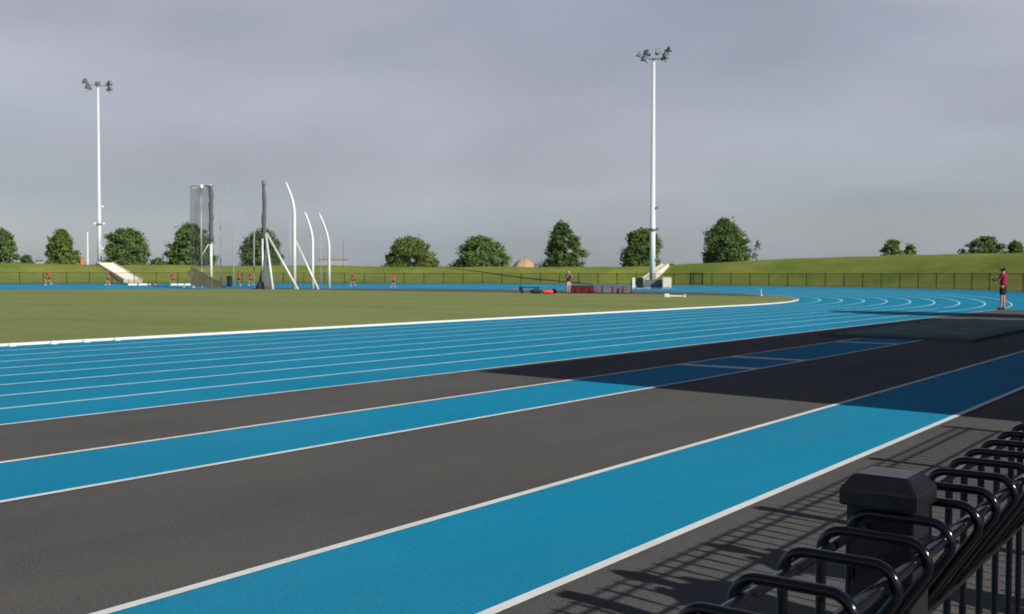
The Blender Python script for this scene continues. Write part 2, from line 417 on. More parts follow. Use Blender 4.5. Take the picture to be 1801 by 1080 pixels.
for x, z, r_ in ((XL+.014, 1.131, .0070), (XR-.014, 1.131, .0088), (XL+.013, ZJ, .0088), (XL+.012, .13, .0088)):
    mk('rail', lambda bm: tube(bm, [(x, Y0, z)]+[(x, Y0+(Y1-Y0)*k/30, z+.0008*math.sin(k*2.1)) for k in range(1, 30)]+[(x, Y1, z)], r_, 12), M['gloss_black'], nf, True)
pm = cm = None
for y in posts_y:
    def fp(bm): box(bm, (0, 0, .585), (.092, .092, 1.17), bev=.006)
    def fc(bm):
        prof = [(.0525, 1.162), (.0535, 1.164), (.0535, 1.183), (.052, 1.187), (.0385, 1.204), (.0365, 1.206)]
        rings = []
        for h_, z in prof:
            rings.append([bm.verts.new((sx*h_, sy*h_, z)) for sx, sy in ((-1, -1), (1, -1), (1, 1), (-1, 1))])
        for a, b in zip(rings, rings[1:]):
            for k in range(4): bm.faces.new((a[k], a[(k+1) % 4], b[(k+1) % 4], b[k]))
        bm.faces.new(rings[-1]); bm.faces.new(rings[0][::-1])
        es = [e for e in bm.edges if abs((e.verts[0].co-e.verts[1].co).z) > .002 or (e.verts[0].co.z > 1.2055)]
        bmesh.ops.bevel(bm, geom=es, offset=.002, segments=2, affect='EDGES')
    if pm is None:
        a = mk('post', fp, M['gloss_post'], nf); c = mk('post_cap', fc, M['gloss_post'], a); pm, cm = a.data, c.data
    else:
        a = link('post', pm, None, nf); c = link('post_cap', cm, None, a)
    a.location = (-.455, y, 0)

# ------------------------------------------------------------ grandstand and added shadow tower beside the track (out of frame, they throw the long shadows)
TE = math.tan(SUN_EL)/SUN_H.x       # height lost per metre of x
gs = empty('grandstand', (3.0, 11.0, 0), 0, 'long open grandstand with flat roof beside the track, its shadow across the runways', 'grandstand')
GL = 25.2; GH = (10.02+3.0)*TE
def f(bm): box(bm, (3.5, GL/2, GH-.15), (7.0, GL, .3))
mk('roof', f, M['roofgrey'], gs)
def f(bm):
    box(bm, (6.8, GL/2, (GH-.3)/2), (.3, GL, GH-.3)); box(bm, (3.3, .12, (GH-.3)/2), (6.6, .24, GH-.3)); box(bm, (3.3, GL-.12, (GH-.3)/2), (6.6, .24, GH-.3))
mk('wall', f, M['cladding'], gs)
for k in range(6): mk('terrace_step', lambda bm: box(bm, (1.2+k*.85, GL/2, .35+k*.2), (.85, GL-.6, .7+k*.4)), M['concrete'], gs)
for k in range(5): mk('column', lambda bm: tube(bm, [(.25, .6+k*(GL-1.2)/4, 0), (.25, .6+k*(GL-1.2)/4, GH-.3)], .12, 12), M['grey'], gs)
tw = empty('shadow_tower', (2.0, 40.3, 0), 0, 'narrow brick tower with hipped roof, added out of view to cast the second shadow band', 'tower')  # added unseen tower, sized and tapered to throw the second shadow band
mk('wall', lambda bm: box(bm, (1.6, .2, 3.85), (3.2, 3.5, 7.7)), M['brick'], tw)
mk('window', lambda bm: box(bm, (-.02, .2, 5.6), (.06, 2.0, 1.3)), M['glass'], tw)
def f(bm):
    box(bm, (1.6, .2, 7.8), (3.6, 3.9, .2)); box(bm, (1.6, .2, 8.9), (3.4, 3.7, 2.0), taper=.3)
mk('roof', f, M['roofgrey'], tw)

# ------------------------------------------------------------ jump pit cover
pit = empty('sandpit', (-7.35, 30.4, 0), 0, 'jump sandpit under a creased dull green cover at the end of the runway', 'sandpit')
def f(bm):
    W, LN = 3.3, 10.8; nx, ny = 26, 70; g = []
    for i in range(nx+1):
        row = []
        for j in range(ny+1):
            u = i/nx*2-1; v = j/ny*2-1; x = u*W/2; y = v*LN/2
            e = min(1, (1-abs(u))*6, (1-abs(v))*16)
            z = .03+.08*e+.035*e*mnoise.noise(Vector((x*1.3, y*.9, 2)))+.02*e*mnoise.noise(Vector((x*4, y*3, 7)))
            row.append(bm.verts.new((x+.05*mnoise.noise(Vector((y*1.5, 3, 1)))*abs(u), y, z if e > 0 else .012)))
        g.append(row)
    for i in range(nx):
        for j in range(ny): bm.faces.new((g[i][j], g[i+1][j], g[i+1][j+1], g[i][j+1]))
mk('cover', f, M['green_tarp'], pit, True)
def f(bm):
    for x in (-1.72, 1.72): box(bm, (x, 0, .03), (.1, 11.1, .06))
    for y in (-5.5, 5.5): box(bm, (0, y, .03), (3.34, .1, .06))
mk('pit_edge', f, M['black_rubber'], pit)

# ------------------------------------------------------------ kerb markers
mk0 = None
KM = [(11.1, 'leftmost small white marker dome on the track kerb at the left edge'),
      (12.0, 'second small white marker dome from the left on the track kerb'),
      (12.75, 'third small white marker dome from the left on the track kerb'),
      (13.5, 'fourth small white marker dome from the left on the track kerb')]
for y, lb in KM:
    def f(bm):
        rings = []
        for k in range(6):
            a = k*math.pi/2/6; rings.append([bm.verts.new((.085*math.cos(a)*math.cos(t*math.pi/6), .085*math.cos(a)*math.sin(t*math.pi/6), .07*math.sin(a))) for t in range(12)])
        tp = bm.verts.new((0, 0, .07))
        for a, b in zip(rings, rings[1:]):
            for k in range(12): bm.faces.new((a[k], a[(k+1) % 12], b[(k+1) % 12], b[k]))
        for k in range(12): bm.faces.new((rings[-1][k], rings[-1][(k+1) % 12], tp))
    if mk0 is None: o = mk('marker_dome', f, M['white'], None, True); mk0 = o.data
    else: o = link('marker_dome', mk0)
    o.location = (CX+R0+.09, y, .0); tag(o, lb, 'marker', 'white marker domes along the track kerb')

# ------------------------------------------------------------ floodlight masts
def mast(x, dist, base_y, top_y, label, heads, rbase, rtop, zbase=None, boxes=True):
    p = spot(x, dist); zb = hz(p, base_y, x) if zbase is None else zbase; zt = hz(p, top_y, x); H = zt-zb
    root = empty('floodlight_mast', (p.x, p.y, zb), math.atan2(p.y, p.x)-math.pi/2, label, 'floodlight', 'tall white floodlight masts behind the track')
    mk('pole', lambda bm: tube(bm, [(0, 0, -.6), (0, 0, H*.3), (0, 0, H*.3+.01), (0, 0, H)], [rbase, rbase*.86, rbase*.8, rtop], 20), M['whitepole'], root, True)
    mk('flange', lambda bm: tube(bm, [(0, 0, H*.235), (0, 0, H*.245)], rbase*1.35, 20), M['grey'], root)
    mk('crossarm', lambda bm: (tube(bm, [(0, 0, H), (0, 0, H+.35)], rtop*.7, 10), box(bm, (0, 0, H+.25), (2.6, .12, .12)), box(bm, (0, -.4, H+.2), (.1, .9, .1))), M['grey'], root)
    for hx, hy, hzz, az, tilt, sz in heads:
        h = bpy.data.objects.new('x', None)
        def f(bm):
            # tapered floodlight body
            rings = []
            for d, k in ((0, .35), (-.18, .62), (-.42, 1.0), (-.5, 1.04)):
                rings.append([bm.verts.new((sx*.34*k, d, sy*.30*k)) for sx, sy in ((-1, -1), (1, -1), (1, 1), (-1, 1))])
            for a, b in zip(rings, rings[1:]):
                for k in range(4): bm.faces.new((a[k], b[k], b[(k+1) % 4], a[(k+1) % 4]))
            bm.faces.new(rings[0]); 
            box(bm, (0, .1, 0), (.3, .3, .26)); box(bm, (0, -.1, -.42), (.06, .1, .5))
            bmesh.ops.scale(bm, vec=(sz, sz, sz), verts=bm.verts)
        l = mk('floodlight_head', f, M['lamp_dark'], root)
        l.location = (hx, hy, H+hzz); l.rotation_euler = (tilt, 0, az)
        g = mk('lens', lambda bm: box(bm, (0, -.505*sz, 0), (.68*sz, .02, .60*sz)), M['glass'], l)
    for bx, bz in ((-.45, .24), (.45, .24), (.35, .335), (.3, .10)):
        def f(bm):
            tube(bm, [(0, 0, H*bz), (bx, -.1, H*bz+.05)], .04, 6); box(bm, (bx*1.25, -.12, H*bz+.1), (.26, .3, .24), bev=.03)
        mk('small_light', f, M['white'] if dist > 120 else M['lamp_dark'], root)
    return root
hR = [(-1.4, 0, .6, R(-70), R(-35), .85), (-.8, -.1, .1, R(-60), R(-30), .95), (-.6, .1, .8, R(-40), R(-20), .95), 
      (.35, 0, .9, R(20), R(-18), .95), (1.0, 0, .3, R(60), R(-30), .95), (1.4, .1, 1.15, R(70), R(-18), .95), (1.1, 0, .72, R(60), R(-18), .65)]
mastR = mast(1147.5, 116, 497, 108, 'tall white floodlight mast right of centre, in front of a round tree', hR, .335, .165)
hL = [(-1.3, 0, .55, R(-62), R(-22), 1.0), (-.95, 0, -.15, R(-58), R(-22), 1.0), (0, 0, .4, R(180), R(-20), .95), (1.2, 0, .5, R(60), R(-22), 1.0), (1.25, 0, -.2, R(58), R(-25), .95)]
mastL = mast(175.5, 150, 470, 154, 'tall white floodlight mast at the left, standing on the bank by the steps', hL, .27, .15)

# ------------------------------------------------------------ concrete steps on the bank
def steps(xa, sa, xb, sb, wid, label, n=16):
    pa, _ = ring_at(xa, sa); pb, _ = ring_at(xb, sb)
    d = (pb-pa); d.z = 0; d.normalize(); side = Vector((-d.y, d.x, 0))
    root = empty('bank_steps', pb, 0, label, 'steps', 'pale concrete steps down the grass bank')
    lift = .22
    def f(bm):
        for i in range(n):
            c = pa+(pb-pa)*((i+.5)/n)-pb
            L_ = (pb-pa).length/n
            box(bm, (c.x, c.y, c.z+lift-.5), (L_+.0, wid, 1.3), rz=math.atan2(d.y, d.x))
    mk('treads', f, M['pale_concrete'], root)
    for sg in (-1, 1):
        def f(bm):
            q = side*(wid/2+.09)*sg
            a_ = pa-pb+q; b_ = q
            vs = []
            for p_, in ((a_,), (b_,)):
                for dx in (-.08, .08):
                    for z in (-.9, lift+.22): vs.append(bm.verts.new(p_+side*dx+Vector((0, 0, z))))
            for fc in ((0, 1, 3, 2), (4, 6, 7, 5), (0, 4, 5, 1), (2, 3, 7, 6), (1, 5, 7, 3), (0, 2, 6, 4)): bm.faces.new([vs[k] for k in fc])
        mk('side_wall', f, M['pale_concrete'], root)
    return root
steps(184, 31.0, 234, 17.6, 1.75, 'wide pale concrete steps down the left bank from the foot of the left mast', 22)
steps(1170, 29.5, 1128, 18.2, .6, 'narrow pale concrete steps behind the right floodlight mast', 18)

# ------------------------------------------------------------ throwing cage
def cage():
    D = 108.
    c = spot(470, D); root = empty('throwing_cage', (c.x, c.y, 0), 0, 'tall throwing cage of white curved poles and dark netting on the infield', 'throwing cage')
    def W(x, y, dist=D):
        p = spot(x, dist); return Vector((p.x-c.x, p.y-c.y, hz(p, y, x)))
    def base(x, dist):
        p = spot(x, dist); return Vector((p.x-c.x, p.y-c.y, 0))
    # curved poles: foot column, head column, head row, row where the curve starts, distance, radius
    for x0, x1, ty, cy_, dd, r_, mm in ((388, 404, 325, 395, 113, .085, 'grey2'), (411, 427, 373, 435, 118, .08, 'grey2'), (447, 459, 375, 420, 116, .085, 'grey2'),
                              (518, 503, 321, 375, 106, .23, 'galv'), (550, 536, 373, 425, 108, .19, 'galv'), (579, 561, 375, 435, 110, .18, 'galv')):
        zt = W(x0, ty, dd).z; zc = W(x0, cy_, dd).z; b0 = base(x0, dd); b1 = base(x1, dd)
        pts = [b0, b0+Vector((0, 0, zc*.5))]; rr_ = [r_*.75, r_*.75]
        for k in range(11):
            a = k/10; q = b0.lerp(b1, a**1.7); q.z = zc+(zt-zc)*a; pts.append(q); rr_.append(r_*(.75-.3*a))
        mk('curved_pole', lambda bm: tube(bm, pts, rr_, 10), M[mm], root, True)
    for x, ty, dd, r_ in ((354.5, 328, 110, .085), (510, 385, 112, .05), (564.5, 415, 114, .045), (371.5, 415, 108, .13), (462, 420, 106, .09)):
        b0 = base(x, dd); mk('straight_pole', lambda bm: tube(bm, [b0, b0+Vector((0, 0, W(x, ty, dd).z))], r_, 10), M['galv' if r_ > .06 else 'grey2'], root, True)
    # bundles of gathered netting on two poles
    for x, ty, by, dd, r0_, r1_ in ((372, 326, 425, 107.6, .22, .20), (465, 320, 500, 106.5, .16, .30)):
        b0 = base(x, dd); zt, zb = W(x, ty, dd).z, max(.2, W(x, by, dd).z)
        def f(bm):
            pts = [b0+Vector((.05*math.sin(k*1.3), 0, zb+(zt-zb)*k/14)) for k in range(15)]
            rs = [(r1_+(r0_-r1_)*k/14)*(1+.18*math.sin(k*2.3)) for k in range(15)]
            tube(bm, pts, rs, 9)
        mk('gathered_net', f, M['darknet'], root, True)
    def f(bm):
        b0 = base(465, 106.5); pts = [(0, .95), (.9, .55), (1.9, .32), (3.2, .2)]
        tube(bm, [b0+Vector((0, 0, z)) for z, _ in pts], [r_ for _, r_ in pts], 9)
    mk('net_skirt', f, M['darknet'], root, True)
    mk('pole_cap', lambda bm: tube(bm, [base(465, 106.5)+Vector((0, 0, W(465, 323, 106.5).z-.1)), base(465, 106.5)+Vector((0, 0, W(465, 318, 106.5).z))], .2, 10), M['lamp_dark'], root)
    # braces
    for xa, ya, xb, dd, r_ in ((468, 412, 480, 104, .13), (469, 410, 524, 104, .12), (519, 421, 560, 104, .12), (367, 430, 345, 108, .05)):
        a_ = W(xa, ya, 106.3); b_ = base(xb, dd)
        if xb == 345: b_.z = W(345, 466, 108).z; 
        mk('brace', lambda bm: tube(bm, [a_, b_], r_*.85, 10), M['galv'], root, True)
    # left net gate, thin nets between the curved poles
    def sheet(nm, cols, yt, yb, dd, m, sag=.3):
        def f(bm):
            n = 10; rows = []
            for i in range(n+1):
                x = cols[0]+(cols[1]-cols[0])*i/n; t = W(x, yt, dd); b = W(x, yb, dd); b.z = max(b.z, .1)
                col_ = []
                for j in range(9):
                    q = b.lerp(t, j/8); wv = sag*math.sin(i*1.1+j*.5)*.35*(1-j/8*.6)
                    q += Vector((bearing(x).x*wv, bearing(x).y*wv, -sag*math.sin(math.pi*i/n)*(j/8)**3)); col_.append(bm.verts.new(q))
                rows.append(col_)
            for a_, b_ in zip(rows, rows[1:]):
                for j in range(8): bm.faces.new((a_[j], b_[j], b_[j+1], a_[j+1]))
        mk(nm, f, m, root, True)
    sheet('net_panel', (335, 354), 327, 470, 110, M['net']); sheet('net_panel', (354, 371), 327, 470, 109.6, M['net'])
    sheet('net_panel', (388, 411), 388, 500, 114, M['net_thin']); sheet('net_panel', (411, 447), 420, 500, 116, M['net_thin'])
    sheet('net_panel', (447, 518), 400, 500, 112, M['net_thin']); sheet('net_panel', (518, 550), 410, 500, 108, M['net_thin']); sheet('net_panel', (550, 579), 430, 500, 109, M['net_thin'])
    mk('top_bar', lambda bm: tube(bm, [W(335, 327, 110), W(354, 327, 110), W(372, 327, 108)], .06, 8), M['grey'], root)
    for x in (354, 369):
        q = W(x, 328, 109.5); mk('pulley_bracket', lambda bm: box(bm, q, (.55, .4, .32), bev=.05), M['white'], root)
    # slumped net lying from the gate to the ground
    def f(bm):
        n = 16; rows = []
        for i in range(n+1):
            x = 336+(398-336)*i/n; hi = 469+(503-469)*(i/n)**1.15+1.2*math.sin(i*1.9)
            r0_ = []
            for j in range(6):
                dd = 106.5+j*.35; p = base(x, dd); zt = max(.06, W(x, hi, 107.5).z)
                prof = math.sin(math.pi*(j+.3)/5.6); p.z = zt*max(0.02, prof)*(1+.12*mnoise.noise(Vector((i*.7, j*.9, 0)))); r0_.append(bm.verts.new(p))
            rows.append(r0_)
        for a_, b_ in zip(rows, rows[1:]):
            for j in range(5): bm.faces.new((a_[j], b_[j], b_[j+1], a_[j+1]))
    mk('slumped_net', f, M['net_dense'], root, True)
cage()

# ------------------------------------------------------------ things on the far field
def at_ring(x, s): p, _ = ring_at(x, s); return p
# round white target on a thin tripod
p = spot(336, 112); z0 = elev(p.x, p.y)
t = empty('tripod_sign', (p.x, p.y, z0), math.atan2(p.y, p.x)-math.pi/2, 'round cream disc on a thin tripod left of the slumped cage net', 'sign')
mk('disc', lambda bm: tube(bm, [(0, -.03, 1.55), (0, .03, 1.55)], .34, 20), M['cream'], t)
for q in ((-.75, 0), (.35, .3), (.2, -.3)): mk('leg', lambda bm: tube(bm, [(0, 0, 1.4), (q[0], q[1], 0)], .025, 6), M['white'], t)
# white low boards on the far track
for xa, xb, lb in ((224, 279, 'low white boundary board on the far track in front of the left steps'), (300, 336, 'low white boundary board beside the round cream disc')):
    pa = spot(xa, 118); pb = spot(xb, 118); c = (pa+pb)/2; d = pb-pa; z = elev(c.x, c.y)
    r_ = empty('boundary_board', (c.x, c.y, z), math.atan2(d.y, d.x), lb, 'board', 'low white boards on the far track')
    n = 3
    for k in range(n): mk('panel', lambda bm: box(bm, ((k-(n-1)/2)*d.length/n, 0, .17), (d.length/n*.86, .06, .2)), M['white'], r_)
    for k in range(n+1): mk('foot', lambda bm: box(bm, ((k-n/2)*d.length/n*.97, 0, .05), (.08, .35, .1)), M['grey'], r_)
# black bin
p = spot(403.5, 117); b = empty('litter_bin', (p.x, p.y, elev(p.x, p.y)), 0, 'black upright litter bin behind the cage, left of two red runners', 'bin')
mk('bin_body', lambda bm: tube(bm, [(0, 0, 0), (0, 0, 1.0)], [.24, .29], 14), M['shorts'], b); mk('lid', lambda bm: tube(bm, [(0, 0, 1.0), (0, 0, 1.08), (0, 0, 1.18)], [.32, .3, .1], 14), M['shorts'], b)
# high-jump mats
def matbed(x0, x1, dist, ht, m, label, dep=2.6, legs=False):
    a_ = spot(x0, dist); b_ = spot(x1, dist); c = (a_+b_)/2; d = b_-a_; Wd = d.length
    r_ = empty('landing_mat', (c.x, c.y, .006), math.atan2(d.y, d.x), label, 'landing mat', 'jump landing mats by the D')
    mk('foam_block', lambda bm: box(bm, (0, dep/2, ht*.48), (Wd-.05, dep, ht*.9), bev=.06), m, r_)
    mk('top_pad', lambda bm: box(bm, (0, dep/2, ht*.97), (Wd, dep+.04, ht*.14), bev=.04), m, r_)
    for k in (-.3, 0, .3): mk('strap', lambda bm: box(bm, (Wd*k, -.035, ht*.48), (.05, .02, ht*.8)), M['navy'], r_)
    return r_
matbed(1003, 1046, 84, .60, M['maroon'], 'dark maroon landing mat beside the standing woman')
matbed(1047.5, 1108, 84.3, .60, M['greymat'], 'grey-purple covered landing mat joined to the maroon mat')
p = spot(1110, 83.5); u = empty('jump_upright', (p.x, p.y, .006), math.atan2(p.y, p.x)-math.pi/2, 'dark high-jump upright at the right end of the grey mat', 'upright')
mk('stand_base', lambda bm: box(bm, (0, 0, .04), (.12, .6, .08), bev=.01), M['navy'], u); mk('column', lambda bm: box(bm, (0, 0, .55), (.09, .09, 1.0)), M['navy'], u)
# kit bags
def bag(x, dist, wid, ht, dep, m, label):
    p = spot(x, dist); r_ = empty('kit_bag', (p.x, p.y, .0), math.atan2(p.y, p.x)-math.pi/2+.15, label, 'bag', 'bags and kit left of the standing woman')
    def f(bm):
        n = 14; rings = []
        for i in range(n+1):
            u = i/n*2-1; k = (1-abs(u)**3.2)**.5 if abs(u) < 1 else .08; k = max(k, .1)
            rings.append([bm.verts.new((u*wid/2, dep/2*k*math.cos(a*math.pi/6), max(0.01, ht/2+ht/2*k*math.sin(a*math.pi/6)*(1+.15*mnoise.noise(Vector((u*2, a, x))))))) for a in range(12)])
        for a_, b_ in zip(rings, rings[1:]):
            for k in range(12): bm.faces.new((a_[k], a_[(k+1) % 12], b_[(k+1) % 12], b_[k]))
        bm.faces.new(rings[0][::-1]); bm.faces.new(rings[-1])
    mk('bag_body', f, m, r_, True)
    mk('handle', lambda bm: tube(bm, [(-wid*.2, 0, ht*.95), (-wid*.1, 0, ht*1.25), (wid*.1, 0, ht*1.25), (wid*.2, 0, ht*.95)], .02, 6), M['navy'], r_)
bag(943, 82, 1.0, .34, .45, M['navy'], 'long dark kit bag on the grass behind the red bag')
bag(963, 80.5, .95, .33, .45, M['redbag'], 'bright red bag lying on the grass edge')
bag(974, 82.5, .5, .34, .4, M['navy'], 'small dark bag just right of the red bag')
p = spot(916, 83); k = empty('equipment_cart', (p.x, p.y, 0), math.atan2(p.y, p.x)-math.pi/2, 'low dark equipment trolley with upright handle, left of the kit bags', 'trolley')
mk('bed', lambda bm: box(bm, (.75, 0, .46), (1.5, .6, .07), bev=.01), M['navy'], k)
mk('handle', lambda bm: (tube(bm, [(0, -.28, .15), (-.05, -.28, .62), (-.05, .28, .62), (0, .28, .15)], .04, 8), box(bm, (-.02, 0, .36), (.22, .5, .34), bev=.03)), M['navy'], k)
for wx in (.1, 1.4):
    for wy in (-.3, .3): mk('wheel', lambda bm: tube(bm, [(wx, wy-.04, .13), (wx, wy+.04, .13)], .13, 14), M['shorts'], k)
for wx in (.12, 1.38): mk('strut', lambda bm: box(bm, (wx, 0, .3), (.05, .5, .3)), M['navy'], k)
# cabinets at the foot of the right mast
pm_ = spot(1147, 110)
for x, w_, h_, dp, m, dist, lb, cat, nm in ((1114.5, .28, 1.05, .3, 'white', 107.5, 'slim white upright cabinet left of the right mast', 'cabinet', 'utility_cabinet'),
                        (1126, .62, 1.0, .5, 'shorts', 107.8, 'black utility cabinet between slim white cabinet and mast', 'cabinet', 'utility_cabinet'),
                        (1151, 1.9, .78, .5, 'grey', 108.4, 'wide grey utility cabinet at the foot of the right mast', 'cabinet', 'utility_cabinet'),
                        (1173, .85, 1.05, .6, 'cream', 107.6, 'cream box cabinet right of the foot of the right mast', 'cabinet', 'utility_cabinet')):
    p = spot(x, dist-5); z = elev(p.x, p.y)
    r_ = empty(nm, (p.x, p.y, z), math.atan2(p.y, p.x)-math.pi/2, lb, cat, 'cabinets at the foot of the right mast')
    mk('housing', lambda bm: box(bm, (0, 0, h_/2+.04), (w_, dp, h_-.08), bev=.02), M[m], r_)
    mk('door', lambda bm: box(bm, (0, -dp/2-.012, h_/2), (w_*.86, .02, h_*.8)), M[m], r_)
    mk('cabinet_roof', lambda bm: box(bm, (0, 0, h_+.02), (w_+.06, dp+.06, .04)), M[m], r_)
    mk('plinth', lambda bm: box(bm, (0, 0, .02), (w_+.04, dp+.04, .07)), M['concrete'], r_)
# low white barrier on the grass
p = spot(1188, 70); r_ = empty('toe_barrier', (p.x, p.y, 0), math.atan2(p.y, p.x)-math.pi/2, 'low white barrier lying on the grass below the right mast', 'barrier')
mk('beam', lambda bm: box(bm, (0, 0, .1), (1.3, .12, .09), bev=.015), M['white'], r_)
mk('end_block', lambda bm: box(bm, (-.55, 0, .125), (.32, .26, .24), bev=.03), M['white'], r_)
mk('end_block', lambda bm: box(bm, (.62, 0, .10), (.12, .2, .19), bev=.02), M['white'], r_)
# thin white marker pole
p = spot(1339, 77); r_ = empty('marker_pole', (p.x, p.y, 0.006), 0, 'thin white marker pole by the end of the grass, right of the gate', 'pole')
mk('shaft', lambda bm: tube(bm, [(0, 0, 0), (0, 0, .5)], .022, 8), M['white'], r_); mk('foot', lambda bm: tube(bm, [(0, 0, 0), (0, 0, .04)], .12, 12), M['white'], r_)
# on and beyond the crest
p = spot(143.5, 146); z = bank_at(ring_at(143.5, 32)[1], 32).z
r_ = empty('warning_marker', (p.x, p.y, z-.2), 0, 'orange marker cone on the crest left of the left mast', 'marker')
mk('cone', lambda bm: tube(bm, [(0, 0, .05), (0, 0, 1.15)], [.24, .06], 14), M['orange'], r_); mk('cone_base', lambda bm: box(bm, (0, 0, .03), (.6, .6, .06)), M['orange'], r_)
p = spot(154.5, 170); z = 2.7
r_ = empty('flag_pole', (p.x, p.y, z-1), 0, 'thin pale pole beyond the crest just left of the left mast', 'pole')
mk('shaft', lambda bm: tube(bm, [(0, 0, 0), (0, 0, hz(p, 411, 154)-z+1)], [.13, .09], 8), M['white'], r_); mk('finial', lambda bm: tube(bm, [(0, 0, hz(p, 411, 154)-z+1), (0, 0, hz(p, 410, 154)-z+1.15)], .13, 8), M['white'], r_)
p = spot(604, 190)
r_ = empty('flag_pole', (p.x, p.y, 0), 0, 'thin grey pole beyond the crest right of the throwing cage', 'pole')
mk('shaft', lambda bm: tube(bm, [(0, 0, 0), (0, 0, hz(p, 420, 604))], [.07, .05], 6), M['grey'], r_)
# distant pale sheds
def shed(x0, x1, yt, dist, label, m='cladding', roof='palegrey'):
    a_ = spot(x0, dist); b_ = spot(x1, dist); c = (a_+b_)/2; d = b_-a_; Wd = d.length; zt = hz(c, yt, (x0+x1)/2)
    r_ = empty('distant_shed', (c.x, c.y, -.25), math.atan2(d.y, d.x), label, 'building', 'pale sheds beyond the bank')
    H = zt+.25; eave = H*.86
    mk('wall', lambda bm: box(bm, (0, 0, eave/2), (Wd*.94, 12, eave)), M[m], r_)
    def f(bm):
        v = [bm.verts.new(q) for q in ((-Wd/2, -6.4, eave), (Wd/2, -6.4, eave), (Wd/2, 6.4, eave), (-Wd/2, 6.4, eave), (-Wd/2*.96, 0, H), (Wd/2*.96, 0, H))]
        for q in ((0, 1, 5, 4), (2, 3, 4, 5), (0, 4, 3), (1, 2, 5), (3, 2, 1, 0)): bm.faces.new([v[i] for i in q])
    mk('roof', f, M[roof], r_)
    for k in (-.3, 0, .3): mk('door', lambda bm: box(bm, (Wd*k, -6.03, eave*.35), (Wd*.12, .05, eave*.7)), M['grey'], r_)
shed(62, 76, 453, 260, 'small distant pale shed left of the conical tree')
shed(560, 612, 451.5, 420, 'long distant pale roof right of the throwing cage')
shed(1172, 1186, 459.5, 330, 'small distant pale shed right of the right mast')
shed(1196, 1214, 461, 340, 'small distant pale shed left of the large dark tree')
# dirt heap
p = spot(922, 175); zt = hz(p, 455.5, 920)
def f(bm):
    n, mrow = 40, 10; g = []
    for j in range(mrow+1):
        rr_ = 1-j/mrow; row = []
        for i in range(n):
            a_ = 2*math.pi*i/n; k = 1+.18*mnoise.noise(Vector((math.cos(a_)*2, math.sin(a_)*2, j*.3)))
            row.append(bm.verts.new((4.0*rr_*k*math.cos(a_), 3.0*rr_*k*math.sin(a_), zt*(1-rr_**1.6)*(1+.12*mnoise.noise(Vector((i*.8, j*.9, 3)))))))
        g.append(row)
    for a_, b_ in zip(g, g[1:]):
        for i in range(n): bm.faces.new((a_[i], a_[(i+1) % n], b_[(i+1) % n], b_[i]))
h = mk('dirt_heap', f, M['dirt'], None, True); h.location = (p.x, p.y, 0); h.rotation_euler = (0, 0, math.atan2(p.y, p.x)-math.pi/2)
tag(h, 'tan heap of bare dirt beyond the bank between two trees', 'dirt heap')

